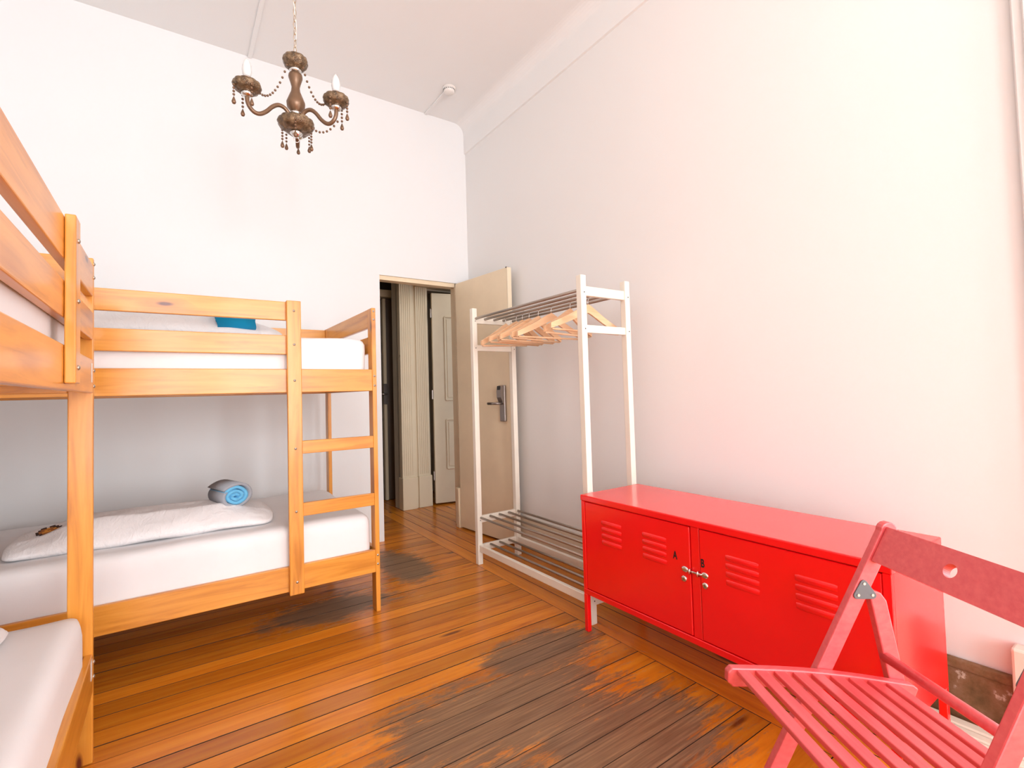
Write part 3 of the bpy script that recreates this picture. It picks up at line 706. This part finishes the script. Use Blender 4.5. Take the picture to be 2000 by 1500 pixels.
for w0, w1 in ((.0195, .040), (CWD-.043, CWD-.0225)):
    # seat rail with a bowed top edge and rounded front end
    top = []; bot = []
    for k in range(13):
        t = k/12; s = .0+t*.45; zt = .424-.057*t+.010*math.sin(t*math.pi); h_ = .046-.010*t
        top.append((s, zt)); bot.append((s, zt-h_))
    top = [(-.012, .402-.012), (-.010, .414)]+top; top += [(.462, .357)]; bot = [(-.004, .384)]+bot
    sideboard('seat_rail', top, bot, w0+.003, w1+.003 if w0 < .2 else w1)
for k in range(9):
    s = .026+k*.0462; t = (s)/.45; z = .424-.057*t+.010*math.sin(t*math.pi)-.010
    bm = bmesh.new(); bm_box(bm, (0, 0, 0), (CWD-.05, .0305, .012), None, .0025, 2)
    tl = Vector((AX.x, AX.y, -.127+.07*math.cos(t*math.pi)*.3)).normalized(); R = Matrix((BXv, tl, BXv.cross(tl))).transposed()
    link('seat_slat', bm, REDW, ch, F(s, CWD/2, z), R)
tube('dowel', [F(.404, .012, .424), F(.404, CWD-.012, .424)], .0125, REDW, ch, 14)
tube('dowel', [F(.06, .02, .10), F(.06, CWD-.02, .10)], .011, REDW, ch, 14)
tube('dowel', [F(.471, .012, .13), F(.471, CWD-.012, .13)], .011, REDW, ch, 14)
# backrest with a finger hole
bm = bmesh.new(); ub_ = Vector((AX.x*SL, AX.y*SL, 1)).normalized(); nb = BXv.cross(ub_).normalized()
hw, hh, tt = (CWD-.046)/2, .047, .009; N = 24; hr = .0155
def bpt(a, b, n_): return BXv*a+ub_*b+nb*n_
ringo = []
for sgn in (-1, 1):
    outer = []; inner = []
    for k in range(N):
        an = 2*math.pi*k/N; dx, dy = math.cos(an), math.sin(an); s = min(hw/abs(dx) if abs(dx) > 1e-6 else 9, hh/abs(dy) if abs(dy) > 1e-6 else 9)
        outer.append(bm.verts.new(bpt(dx*s, dy*s, sgn*tt))); inner.append(bm.verts.new(bpt(dx*hr, dy*hr, sgn*tt)))
    ringo.append((outer, inner))
# add true corners by snapping the nearest outer points
for outer, inner in ringo:
    for sx in (-1, 1):
        for sy in (-1, 1):
            best = min(outer, key=lambda v: abs(v.co.dot(BXv)-sx*hw)+abs(v.co.dot(ub_)-sy*hh)); n_ = best.co.dot(nb); best.co = bpt(sx*hw, sy*hh, n_)
for k in range(N):
    j = (k+1) % N
    for outer, inner in ringo: bm.faces.new((outer[k], outer[j], inner[j], inner[k]))
    bm.faces.new((ringo[0][0][k], ringo[0][0][j], ringo[1][0][j], ringo[1][0][k])); bm.faces.new((ringo[0][1][k], ringo[0][1][j], ringo[1][1][j], ringo[1][1][k]))
bmesh.ops.recalc_face_normals(bm, faces=bm.faces)
zb = .705; link('backrest', bm, REDW, ch, F(up_s(zb)+.018, CWD/2, zb))
for w, sg in ((.0225, 1), (CWD-.0225, -1)):
    sg_ = [(.353, .615), (.331, .580), (.378, .579)]
    out = []
    for i in range(3):
        p = Vector(sg_[i]+(0,)); c = (Vector(sg_[0]+(0,))+Vector(sg_[1]+(0,))+Vector(sg_[2]+(0,)))/3; d = (p-c).normalized()
        for a in (-.9, -.45, 0, .45, .9): q = p-d*.004+Matrix.Rotation(-a, 3, 'Z') @ d*.009; out.append((q.x, q.y))
    cxy = (sum(p[0] for p in out)/len(out), sum(p[1] for p in out)/len(out)); out.sort(key=lambda q: math.atan2(q[1]-cxy[1], q[0]-cxy[0]))
    pl = sideboard('hinge_plate', out, [], w-.001 if sg > 0 else w-.002, w+.002 if sg > 0 else w+.001, PLATE, .0006)
    for s, z in ((.353, .611), (.337, .583), (.373, .582)):
        bm = bmesh.new(); dd = BXv*sg; bm_tube(bm, [(0, 0, 0), tuple(dd*.002)], .0036, 10); link('rivet', bm, SCREW, pl, F(s, w+.0015*sg, z))
# ------------------------------------------------------------ chandelier
CC = Vector((.45, 2.19, 0))
cl = thing('chandelier', 'small bronze glass chandelier with three candle bulbs and bead strands', 'chandelier', (CC.x, CC.y, HC))
def cp(dx, dy, z): return Vector((CC.x+dx, CC.y+dy, z))
lathe('ceiling_rose', [(.0, 0), (.045, 0), (.045, -.012), (.03, -.035), (.006, -.045), (0, -.045)], cp(0, 0, HC), CHROME, cl, 24)
lk_pts = [(.0065*math.cos(a), 0, .0165*math.sin(a)) for a in [2*math.pi*k/14 for k in range(14)]]
bm = bmesh.new(); bm_tube(bm, lk_pts, .0019, 6, True, True); lme = bpy.data.meshes.new('chain_link'); bm.to_mesh(lme); bm.free(); lme.materials.append(plain('chain_metal', (.62, .52, .40), .3, .9))
z = 2.635; k = 0
while z < HC-.04:
    link_me('chain_link', lme, None, cl, cp(0, 0, z), (0, 0, (k % 2)*math.pi/2+.4), True); z += .0285; k += 1
tube('cord', [cp(.006, 0, 2.61)]+[cp(.006*math.sin(q*1.1), .006*math.cos(q*1.3), 2.63+q*.06) for q in range(14)]+[cp(0, 0, HC-.03)], .0016, PLASTIC, cl, 6)
def cup(z, r, h, nm, n=40, par=None, x=0, y=0):
    prof = [(.012, -h*.5), (r*.55, -h*.48), (r*.86, -h*.25), (r, h*.05), (r*.93, h*.3), (r*.6, h*.48), (.012, h*.5)]
    return lathe(nm, prof, cp(x, y, z), BRONZE, par or cl, n, (10, .07))
cup(2.578, .050, .062, 'crown')
lathe('collar', [(.013, 2.552), (.024, 2.548), (.026, 2.540), (.014, 2.532)], cp(0, 0, 0), CHROME, cl, 20)
lathe('baluster', [(.014, 2.53), (.027, 2.525), (.029, 2.512), (.022, 2.49), (.0165, 2.468), (.019, 2.448), (.030, 2.42), (.038, 2.398), (.036, 2.38), (.022, 2.362), (.016, 2.355)], cp(0, 0, 0), BRONZED, cl, 24, (12, .03))
lathe('collar', [(.022, 2.358), (.026, 2.35), (.018, 2.34), (.014, 2.325)], cp(0, 0, 0), CHROME, cl, 20)
cup(2.302, .073, .058, 'bowl')
lathe('finial', [(.022, 2.272), (.026, 2.264), (.012, 2.25), (.0, 2.246)], cp(0, 0, 0), CHROME, cl, 20)
rv, aw = Vector((.98, -.2, 0)), Vector((.2, .98, 0))
tube('ring', [cp(.012*math.cos(a), 0, 2.238+.012*math.sin(a)) for a in [2*math.pi*k/16 for k in range(16)]], .0015, CHROME, cl, 6, True)
def strand(nm, a, b, sag, nb_, r=.0058):
    bm = bmesh.new(); a, b = Vector(a), Vector(b)
    for i in range(nb_):
        t = i/(nb_-1) if nb_ > 1 else 0; p = a.lerp(b, t)-Vector((0, 0, sag*4*t*(1-t)))
        bmesh.ops.create_icosphere(bm, subdivisions=1, radius=r, matrix=Matrix.Translation(p-a))
    return link(nm, bm, BRONZED, cl, a, None, True)
def pendant(p, h=.034, r=.0085):
    lathe('pendant', [(0, 0), (r*.35, -h*.2), (r*.8, -h*.5), (r, -h*.72), (r*.7, -h*.92), (0, -h)], p, BRONZED, cl, 10)
for deg, RA in ((-114, .200), (122, .188), (2, .200)):
    al = math.radians(deg); d = rv*math.sin(al)+aw*math.cos(al)
    key = [(.016, 2.318), (.030, 2.340), (.050, 2.358), (.075, 2.360), (.100, 2.342), (.125, 2.312), (.150, 2.292), (.172, 2.290), (.190, 2.304), (.199, 2.325), (.200, 2.350)]
    pts = []
    for i in range(len(key)-1):
        p0, p1, p2, p3 = key[max(i-1, 0)], key[i], key[i+1], key[min(i+2, len(key)-1)]
        for q in range(4):
            t = q/4; f_ = lambda j: .5*(2*p1[j]+(p2[j]-p0[j])*t+(2*p0[j]-5*p1[j]+4*p2[j]-p3[j])*t*t+(3*p1[j]-p0[j]-3*p2[j]+p3[j])*t**3)
            pts.append(CC+d*f_(0)*RA/.2+Vector((0, 0, f_(1))))
    pts.append(CC+d*RA+Vector((0, 0, 2.35)))
    tube('arm', pts, .0085, BRONZED, cl, 10)
    tip = d*RA; ZC = 2.383
    lathe('arm_collar', [(.010, ZC-.042), (.020, ZC-.036), (.024, ZC-.026), (.012, ZC-.018)], CC+tip, CHROME, cl, 18)
    cup(ZC, .052, .05, 'bobeche', 40, None, tip.x, tip.y)
    lathe('candle_socket', [(.015, ZC+.017), (.0165, ZC+.03), (.0165, ZC+.04), (.013, ZC+.043)], CC+tip, CHROME, cl, 18)
    lathe('bulb', [(.012, ZC+.040), (.0165, ZC+.052), (.0185, ZC+.068), (.0165, ZC+.088), (.0105, ZC+.105), (.004, ZC+.116), (0, ZC+.119)], CC+tip, BULB, cl, 18)
    c0_ = CC+d*.036+Vector((0, 0, 2.552)); c1_ = CC+d*(RA-.05)+Vector((0, 0, ZC-.005)); strand('bead_strand', c0_, c1_, .055, 12)
    for q in (-1, 1):
        side = Vector((-d.y, d.x, 0))*q; e0 = CC+tip+side*.05+Vector((0, 0, ZC-.012)); strand('bead_drop', e0, e0-Vector((0, 0, .048)), 0, 4); pendant(e0-Vector((0, 0, .055)))
    e0 = CC+d*(RA+.05)+Vector((0, 0, ZC-.012)); strand('bead_drop', e0, e0-Vector((0, 0, .04)), 0, 4); pendant(e0-Vector((0, 0, .046)))
    d2_ = rv*math.sin(al+1.05)+aw*math.cos(al+1.05); e0 = CC+d2_*.070+Vector((0, 0, 2.292)); strand('bead_drop', e0, e0-Vector((0, 0, .04)), 0, 4); pendant(e0-Vector((0, 0, .046)))
strand('bead_strand', CC+rv*.066-aw*.02+Vector((0, 0, 2.288)), CC+rv*.165-aw*.09+Vector((0, 0, 2.30)), .03, 8)
# smoke detector
sd = thing('smoke_detector', 'round white smoke detector on the ceiling', 'smoke detector', (1.795, 3.25, HC))
lathe('base', [(.0, 0), (.052, 0), (.052, -.012), (.0, -.012)], (1.795, 3.25, HC), PLASTIC, sd, 28)
lathe('cap', [(.044, -.012), (.044, -.03), (.034, -.042), (0, -.044)], (1.795, 3.25, HC), PLASTIC, sd, 28)
bm = bmesh.new()
for k in range(20):
    a = 2*math.pi*k/20; bm_box(bm, (.0445*math.cos(a), .0445*math.sin(a), 0), (.003, .006, .006), Matrix.Rotation(a, 3, 'Z'))
link('vent_ring', bm, DARKHOLE, sd, (1.795, 3.25, HC-.022))
